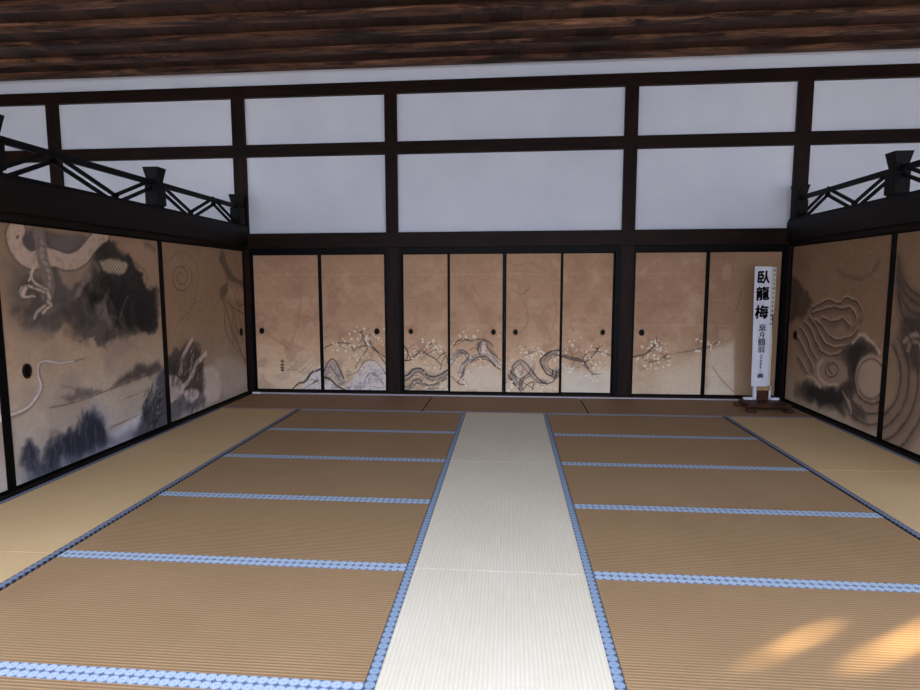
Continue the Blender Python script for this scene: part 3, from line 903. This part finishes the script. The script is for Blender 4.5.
def r1(cv):
    cv.base([(0, (138, 124, 112)), (.5, (122, 102, 86)), (1.0, (112, 90, 74)), (1.9, (106, 84, 67))], 16, 3)
    D, M_, P_ = (40, 35, 31), (74, 60, 50), (156, 134, 112)
    cv.blob([(788, 278), (796, 278), (804, 290), (812, 304), (806, 314), (798, 318), (788, 318)], (56, 43, 35), .85, .05, .12, .4)
    cv.line([(836, 268), (848, 277), (860, 278), (872, 272), (880, 262)], .04, (84, 66, 54), .6, .9, .06)
    cv.hatch(850, 262, 34, 14, 12, .24, .3, .012, (124, 102, 84), .4, 99)
    # mane-like folds: soft dark bands with pale ridges between them
    folds = [
        [(812, 309), (820, 304), (828, 301), (838, 304), (846, 298), (856, 302), (862, 311), (860, 320)],
        [(812, 314), (820, 311), (832, 308), (842, 310), (850, 308), (856, 318), (854, 328)],
        [(814, 320), (822, 326), (827, 335), (838, 340), (850, 337), (858, 330)],
        [(809, 318), (817, 328), (822, 340), (832, 348), (846, 347), (856, 340)],
        [(804, 322), (812, 332), (816, 344), (824, 354), (836, 356), (846, 350)],
        [(800, 328), (807, 338), (811, 350), (817, 360)],
        [(797, 338), (803, 348), (808, 358), (813, 370)],
        [(822, 318), (832, 322), (842, 320), (850, 326)],
        [(798, 356), (802, 364), (808, 374)]]
    for f_ in folds:
        cv.line([(x - .5, y_ + 2.2) for x, y_ in f_], .055, M_, .5, 1.0, .05)
        cv.line(f_, .020, (54, 43, 36), .8, .7, .04, .3)
        cv.line([(x + .6, y_ - 2.2) for x, y_ in f_], .022, P_, .5, .9, .04, .3)
    # dark mass
    cv.blob([(799, 390), (803, 382), (812, 384), (822, 386), (836, 386), (846, 380), (848, 370), (842, 358), (848, 346), (858, 338), (870, 343), (880, 354), (868, 356), (860, 366), (860, 382), (852, 396), (844, 404), (844, 416), (834, 408), (820, 406), (806, 400)], (56, 49, 43), .95, .05, .10, .2)
    cv.blob([(803, 390), (812, 387), (836, 391), (850, 384), (853, 368), (848, 354), (858, 343), (868, 346), (860, 358), (857, 380), (848, 394), (838, 404), (820, 402)], D, .97, .035, .08, .15)
    cv.blob([(794, 386), (800, 382), (806, 390), (802, 399), (795, 396)], M_, .7, .05, .10)
    cv.line([(852, 344), (860, 335), (870, 340), (880, 352)], .035, P_, .8, .6, .03)
    # pale crescent with a swirl
    cv.blob([(815, 364), (822, 356), (832, 358), (842, 366), (848, 378), (838, 386), (826, 386), (819, 378)], (122, 102, 85), .9, .025, .04)
    cv.line([(822, 360), (818, 368), (820, 378), (828, 384), (838, 384)], .035, P_, .85, .5, .02)
    cv.line([(832, 374), (828, 368), (832, 363), (838, 368), (836, 375), (829, 377), (825, 370), (828, 362)], .016, (54, 44, 37), .85, .5, .01)
    cv.line([(806, 376), (813, 378), (820, 386)], .035, P_, .7, .6, .04)
    # big rounded coils
    cv.blob(arc(872, 378, 17, 24, 0, 330, 12), (136, 115, 97), .95, .02, .01)
    cv.line(arc(871, 379, 14, 20, -200, 150, 14), .02, M_, .8, .6, .01)
    for k_, (rx, ry) in enumerate(((20, 29), (27, 39), (34, 50))):
        cv.line(arc(872, 376, rx, ry, 40, 175 - k_ * 18), .08, (80, 66, 55), .5, 1, .03)
        cv.line(arc(872, 376, rx - 1, ry - 1, 20, 185 - k_ * 20), .018, (58, 48, 40), .75, .6, .02)
    cv.blob([(844, 404), (852, 400), (864, 412), (866, 424), (852, 418)], (60, 54, 47), .8, .05, .14, .4)
    cv.line([(843, 392), (848, 402), (851, 413)], .035, P_, .6, .6, .04)


def r2(cv):
    cv.base([(0, (128, 112, 98)), (.6, (116, 96, 80)), (1.9, (102, 81, 64))], 14, 3)
    for q, o_ in enumerate((0, 10, 22, 36)):
        f_ = [(898, 256 + o_), (902, 276 + o_), (910, 290 + o_ * .9), (922, 297 + o_ * .8), (940, 300 + o_ * .7)]
        cv.line([(x, y_ + 3) for x, y_ in f_], .11, (72, 59, 49), .55, 1, .04)
        cv.line(f_, .022, (50, 41, 35), .7, .7, .02)
    cv.blob([(902, 322), (910, 314), (924, 318), (940, 322), (940, 366), (914, 370), (904, 352)], (42, 36, 32), .9, .07, .14, .4)
    cv.line([(905, 342), (910, 336), (918, 334), (930, 336)], .045, (152, 132, 110), .85, .5, .05)
    cv.line([(908, 350), (912, 342), (920, 344), (922, 356), (930, 360)], .04, (146, 126, 104), .8, .5, .05)
    for k_, (rx, ry) in enumerate(((30, 44), (38, 56), (47, 69), (57, 84))):
        cv.line(arc(872, 376, rx, ry, -45, 80), .10, (78, 65, 55), .55, 1, .03)
        cv.line(arc(872, 376, rx - 1, ry - 2, -45, 80), .022, (54, 45, 38), .75, .6, .02)


YD = 1.05
H_ = .838
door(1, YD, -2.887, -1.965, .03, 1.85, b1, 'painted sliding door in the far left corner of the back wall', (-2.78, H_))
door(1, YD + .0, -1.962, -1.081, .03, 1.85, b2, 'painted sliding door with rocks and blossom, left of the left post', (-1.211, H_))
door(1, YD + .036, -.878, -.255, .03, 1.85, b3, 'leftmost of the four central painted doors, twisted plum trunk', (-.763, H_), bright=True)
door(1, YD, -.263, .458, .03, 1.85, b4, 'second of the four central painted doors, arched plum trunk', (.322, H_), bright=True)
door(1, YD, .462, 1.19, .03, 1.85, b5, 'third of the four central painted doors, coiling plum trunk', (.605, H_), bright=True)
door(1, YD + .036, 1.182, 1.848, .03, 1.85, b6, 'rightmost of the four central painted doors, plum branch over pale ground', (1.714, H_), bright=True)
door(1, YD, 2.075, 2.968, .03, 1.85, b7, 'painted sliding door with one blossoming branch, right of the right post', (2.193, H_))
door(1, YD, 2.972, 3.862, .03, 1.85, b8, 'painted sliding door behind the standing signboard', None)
door(0, XL, -.937, .985, .012, 1.91, l2, 'left side painted door nearest the corner, with a spiral', (.827, H_), .010, .035)
door(0, XL + .0, -2.935, -.94, .012, 1.91, l1, 'left side painted door with dark storm clouds and claw', (-2.722, H_), .008, .035)
door(0, XL, -4.75, -2.938, .012, 1.91, l0, 'left side painted door cut by the photo edge', None, .02, .035)
door(0, XR, -.98, .985, .012, 1.91, r1, 'right side painted door nearest the corner, with coils', (.774, H_), .009, .035)
door(0, XR, -2.93, -.985, .012, 1.91, r2, 'right side painted door cut by the photo edge', None, .012, .035)


# ------------------------------------------------------------------ tatami mats
def mat_thing(x0, x1, y0, y1, M_r, M_h, along, label, group, hw=.04, gap=None, edges=(1, 1)):
    """straw mat: woven cover, straw core below, cloth edging along the long sides"""
    g = .0015
    x0, x1, y0, y1 = x0 + g, x1 - g, y0 + g, y1 - g
    root = empty('tatami_mat', ((x0 + x1) / 2, (y0 + y1) / 2, -.05))
    tag(root, label, 'straw mat', group)
    bm = new_bm()
    ins = [hw if edges[0] else 0, hw if edges[1] else 0]
    if along == 'x': add_box(bm, x0, x1, y0 + ins[0] * .9, y1 - ins[1] * .9, -.05, 0, .001)
    else: add_box(bm, x0 + ins[0] * .9, x1 - ins[1] * .9, y0, y1, -.05, 0, .001)
    keep(build('woven_cover', bm, M_r), root)
    for sd in (0, 1):
        if not edges[sd]: continue
        bm = new_bm()
        if along == 'x':
            a, b = (y0, y0 + hw) if sd == 0 else (y1 - hw, y1)
            add_box(bm, x0, x1, a, b, -.05, .0015)
            o_, L = a, 0
        else:
            a, b = (x0, x0 + hw) if sd == 0 else (x1 - hw, x1)
            add_box(bm, a, b, y0, y1, -.05, .0015)
            o_ = a
        uvl = bm.loops.layers.uv.new('UVMap')
        for f_ in bm.faces:
            for lp in f_.loops:
                co = lp.vert.co
                lp[uvl].uv = ((co.x, (co.y - o_)) if along == 'x' else (co.y, (co.x - o_)))
        keep(build('cloth_edging', bm, M_h), root)
    return root


R = .954
words = ['farthest', 'second', 'third', 'fourth', 'fifth', 'nearest']
for side, xa, xb in (('left', -1.905, 0.0), ('right', .955, 2.862)):
    for k in range(6):
        ya, yb = -R * (k + 1), -R * k
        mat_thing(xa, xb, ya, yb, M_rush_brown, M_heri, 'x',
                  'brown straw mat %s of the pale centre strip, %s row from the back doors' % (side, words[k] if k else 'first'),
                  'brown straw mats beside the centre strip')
for k in range(3):
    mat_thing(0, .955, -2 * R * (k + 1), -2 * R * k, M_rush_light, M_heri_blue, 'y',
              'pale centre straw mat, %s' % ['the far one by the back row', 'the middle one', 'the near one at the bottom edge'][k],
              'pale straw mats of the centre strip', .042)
for side, xa, xb in (('left', XL + .065, -1.921), ('right', 2.878, XR - .065)):
    for k in range(3):
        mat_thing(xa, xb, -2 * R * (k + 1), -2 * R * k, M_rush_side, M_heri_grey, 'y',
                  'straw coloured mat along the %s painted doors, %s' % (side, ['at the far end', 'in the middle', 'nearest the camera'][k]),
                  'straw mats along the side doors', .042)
for a, b, lb in ((-2.90, -.478, 'dark straw mat in the back row, left end'), (-.462, 1.417, 'dark straw mat in the back row, central'), (1.431, 3.86, 'dark straw mat in the back row under the signboard')):
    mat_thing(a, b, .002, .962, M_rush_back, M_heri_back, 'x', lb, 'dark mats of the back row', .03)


# ------------------------------------------------------------------ railings over the side beams
def railing(X, label):
    root = empty('openwork_railing', (X, -1.0, 2.19))
    tag(root, label, 'railing')
    bm = new_bm(); add_bar(bm, (X, -6.0, 2.452), (X, 1.02, 2.452), .035, .05)
    keep(build('top_rail', bm, M_railing), root)
    bm = new_bm(); add_box(bm, X - .05, X + .05, -6.0, 1.02, 2.185, 2.222)
    keep(build('bottom_rail', bm, M_railing), root)
    py = [.87, -.955, -2.9, -4.8]
    for yy in py:
        bm = new_bm(); add_box(bm, X - .07, X + .07, yy - .07, yy + .07, 2.235, 2.435, .01)
        add_frustum(bm, X, yy, 2.19, 2.25, .09, .12)
        keep(build('railing_block', bm, M_railing), root)
        bm = new_bm(); add_frustum(bm, X, yy, 2.43, 2.60, .09, .155)
        keep(build('flared_cap', bm, M_railing), root)
    zb, zt = 2.215, 2.435
    flip = 0
    for a, b in zip(py, py[1:]):
        if not flip: pts = [(a - .07, zb), (a - .64, zt), (a - 1.17, zb), (b + .07, zt)]
        else: pts = [(a - .07, zt), (a - .63, zb), (a - 1.36, zt), (b + .07, zb)]
        flip ^= 1
        for (ya, za), (yb, zb_) in zip(pts, pts[1:]):
            d = Vector((0, yb - ya, zb_ - za)).normalized(); nrm = Vector((0, -d.z, d.y))
            for sd in (-1, 1):
                off = nrm * .032 * sd
                ex = d * .03
                bm = new_bm()
                add_bar(bm, Vector((X, ya, za)) + off - ex, Vector((X, yb, zb_)) + off + ex, .018, .031)
                keep(build('diagonal_brace', bm, M_railing), root)
    return root


railing(XL, 'black openwork railing with flared caps on the left beam')
railing(XR, 'black openwork railing with flared caps on the right beam')

# ------------------------------------------------------------------ standing signboard
SX = 3.52
root = empty('standing_signboard', (SX, .45, 0))
tag(root, 'tall white paper sign with black brush characters on a low dark stand', 'sign')
bm = new_bm()
add_box(bm, 3.46, 3.59, .60, .64, .04, 1.60, .004)
keep(build('upright_board', bm, M_stand), root)
bm = new_bm()
add_box(bm, 3.27, 3.74, .34, .66, .035, .075, .008)
keep(build('stand_base', bm, M_stand), root)
for x, y_ in ((3.25, .26), (3.66, .26), (3.25, .64), (3.72, .64)):
    bm = new_bm()
    add_box(bm, x - .03, x + .06, y_ - .05, y_ + .05, .002, .037, .008)
    keep(build('stand_foot', bm, M_stand), root)
for sgn_, x in ((-1, 3.445), (1, 3.605)):
    bm = new_bm()
    add_box(bm, x - .018, x + .018, .625, .665, .075, .24, .002)
    xa, xb = sorted((x, x + sgn_ * .12)); add_box(bm, xa, xb, .625, .68, .075, .10, .002)
    tag(keep(build('side_bracket', bm, M_white), root), 'white L-shaped bracket')
bm = new_bm(); add_box(bm, 3.45, 3.60, .592, .602, .195, .245)
keep(build('lower_block', bm, M_tan), root)


def sheet(name, corners, y_, mat, lean=.0, cuts=()):
    """thin card with a ragged outline, corners as x, z"""
    bm = new_bm()
    fr_ = [bm.verts.new((x, y_, z)) for x, z in corners]
    bk = [bm.verts.new((x, y_ + .004, z)) for x, z in corners]
    bm.faces.new(fr_); bm.faces.new(bk[::-1])
    n = len(corners)
    for i in range(n):
        j = (i + 1) % n
        bm.faces.new((fr_[i], bk[i], bk[j], fr_[j]))
    return keep(build(name, bm, mat), root)


w = N('sign_paper', .8, .2)
fz = w.noise(w.mapping((1, 1, .4)), 9, 4)
w.color(w.ramp(fz, [(.35, lin(212, 214, 222)), (.7, lin(232, 233, 240))]))
M_sheet = w.m
M_sheet2 = plain('aged_sign_paper', lin(206, 206, 190), .85, .2, .06, 12)
Y0 = .588
sheet('second_paper_sheet', [(3.54, .26), (3.592, .25), (3.590, .8), (3.575, 1.06), (3.572, 1.08), (3.594, 1.12), (3.597, 1.30), (3.594, 1.640), (3.50, 1.642)], Y0 - .0, M_sheet2)
sheet('paper_sheet', [(3.378, .243), (3.562, .247), (3.560, 1.0), (3.548, 1.12), (3.545, 1.30), (3.540, 1.646), (3.352, 1.652), (3.360, 1.2), (3.372, .7)], Y0 - .006, M_sheet)
ink_y = Y0 - .0075


def text(name, body, x, z, size, lean=0.0, ext=.012, sx=1.0, rot=0):
    cu = bpy.data.curves.new(name, 'FONT')
    cu.body = body; cu.size = size; cu.align_x = 'CENTER'; cu.align_y = 'CENTER'
    cu.extrude = .0008
    tmp = bpy.data.objects.new(name, cu); COL.objects.link(tmp)
    bpy.context.view_layer.update()
    dg = bpy.context.evaluated_depsgraph_get()
    me = bpy.data.meshes.new_from_object(tmp.evaluated_get(dg))
    bpy.data.objects.remove(tmp)
    mt = Matrix.Translation((x, ink_y, z)) @ Matrix.Rotation(rot, 4, 'Y') @ Matrix.Rotation(math.pi / 2, 4, 'X') @ Matrix.Diagonal((sx, 1, 1, 1))
    sh = Matrix.Identity(4); sh[1][0] = lean
    me.transform(mt @ sh)
    bm = new_bm()                          # heavier brush weight: the glyph laid several times, slightly shifted
    for dx_, dz_ in ((0, 0), (ext, 0), (-ext, 0), (0, ext), (0, -ext), (ext * .7, -ext * .7)):
        n0 = len(bm.verts); bm.from_mesh(me); bm.verts.ensure_lookup_table()
        for v_ in bm.verts[n0:]: v_.co.x += dx_; v_.co.z += dz_
    bm.to_mesh(me); bm.free()
    me.materials.clear(); me.materials.append(M_ink)
    o = bpy.data.objects.new(name, me); COL.objects.link(o)
    return keep(o, root)


for ch, z, sz, r in (('臥', 1.515, .160, .02), ('龍', 1.325, .165, -.03), ('梅', 1.110, .165, .05)):
    text('brush_character', ch, 3.452, z, sz, .06, .0055, .92, r)
for ch, z, sz in (('皐', .930, .095), ('月', .848, .075), ('鶴', .765, .095), ('翁', .680, .09)):
    text('brush_character', ch, 3.470, z, sz, .05, .0010, .95, .02)
text('brush_character', '画', 3.476, .37, .06, .08, .002, 1.2)
for k, z in enumerate(np.linspace(.615, .435, 6)):
    text('small_brush_character', 'ふすまゑをしる'[k], 3.474, float(z), .034, .05, .0008)
for k, z in enumerate(np.linspace(1.60, .98, 13)):
    text('small_brush_character', 'がりょうばいのふすまゑです'[k], 3.572 - .012 * (z < 1.1), float(z), .03, 0, .0006)

# scrap of white paper at the foot of the left corner post
o = new_bm(); add_box(o, -2.895, -2.79, .93, .965, .002, .022, .002)
o = build('folded_paper', o, M_white)
tag(o, 'small folded white paper on the mat at the left corner post', 'paper')

# ------------------------------------------------------------------ light
world = bpy.data.worlds.new('sky'); SC.world = world; world.use_nodes = True
bg = world.node_tree.nodes['Background']
nt = world.node_tree
tc = nt.nodes.new('ShaderNodeTexCoord'); sx = nt.nodes.new('ShaderNodeSeparateXYZ')
nt.links.new(tc.outputs['Generated'], sx.inputs[0])
rp = nt.nodes.new('ShaderNodeValToRGB'); nt.links.new(sx.outputs[2], rp.inputs[0])
e = rp.color_ramp.elements                      # bright overcast zenith, dimmer band of trees near the horizon
e[0].position = 0; e[0].color = (.42, .44, .56, 1)
e[1].position = .8; e[1].color = (1.05, 1.15, 1.5, 1)
q = e.new(.22); q.color = (.62, .68, .86, 1)
nt.links.new(rp.outputs[0], bg.inputs['Color'])
bg.inputs['Strength'].default_value = 1.0

pl = bpy.data.lights.new('opening_portal', 'AREA'); pl.shape = 'RECTANGLE'; pl.size = 19; pl.size_y = 3.5
pl.cycles.is_portal = True
po = bpy.data.objects.new('opening_portal', pl); COL.objects.link(po)
po.location = (.5, FRONT - .05, 1.75); po.rotation_euler = (math.radians(90), 0, 0)


def patch_spot(name, src, dst, deg, power, col, blend=.4):  # added spot lamp, out of view, throwing one warm sun patch
    l = bpy.data.lights.new(name, 'SPOT'); l.energy = power; l.color = col
    l.spot_size = math.radians(deg); l.spot_blend = blend; l.shadow_soft_size = .02
    o = bpy.data.objects.new(name, l); COL.objects.link(o); o.location = src
    o.rotation_euler = (Vector(dst) - Vector(src)).to_track_quat('-Z', 'Y').to_euler()


SRC = (-4.6, -8.6, 1.9)
SUNC = (1, .78, .48)
for dst, deg, pw in (((1.56, -4.42, 0), .9, 1100), ((1.76, -4.28, 0), .95, 2600), ((2.02, -4.36, 0), 1.2, 2600), ((2.28, -4.20, 0), 1.3, 3600), ((2.5, -4.12, 0), 1.2, 2600)):
    patch_spot('sun_patch_spot', SRC, dst, deg, pw, SUNC, .8)

SC.view_settings.view_transform = 'Standard'
SC.view_settings.look = 'None'
SC.view_settings.gamma = 1
SC.view_settings.exposure = 2.5
SC.view_settings.use_curve_mapping = False
SC.cycles.use_denoising = True
SC.cycles.max_bounces = 10
SC.cycles.diffuse_bounces = 6
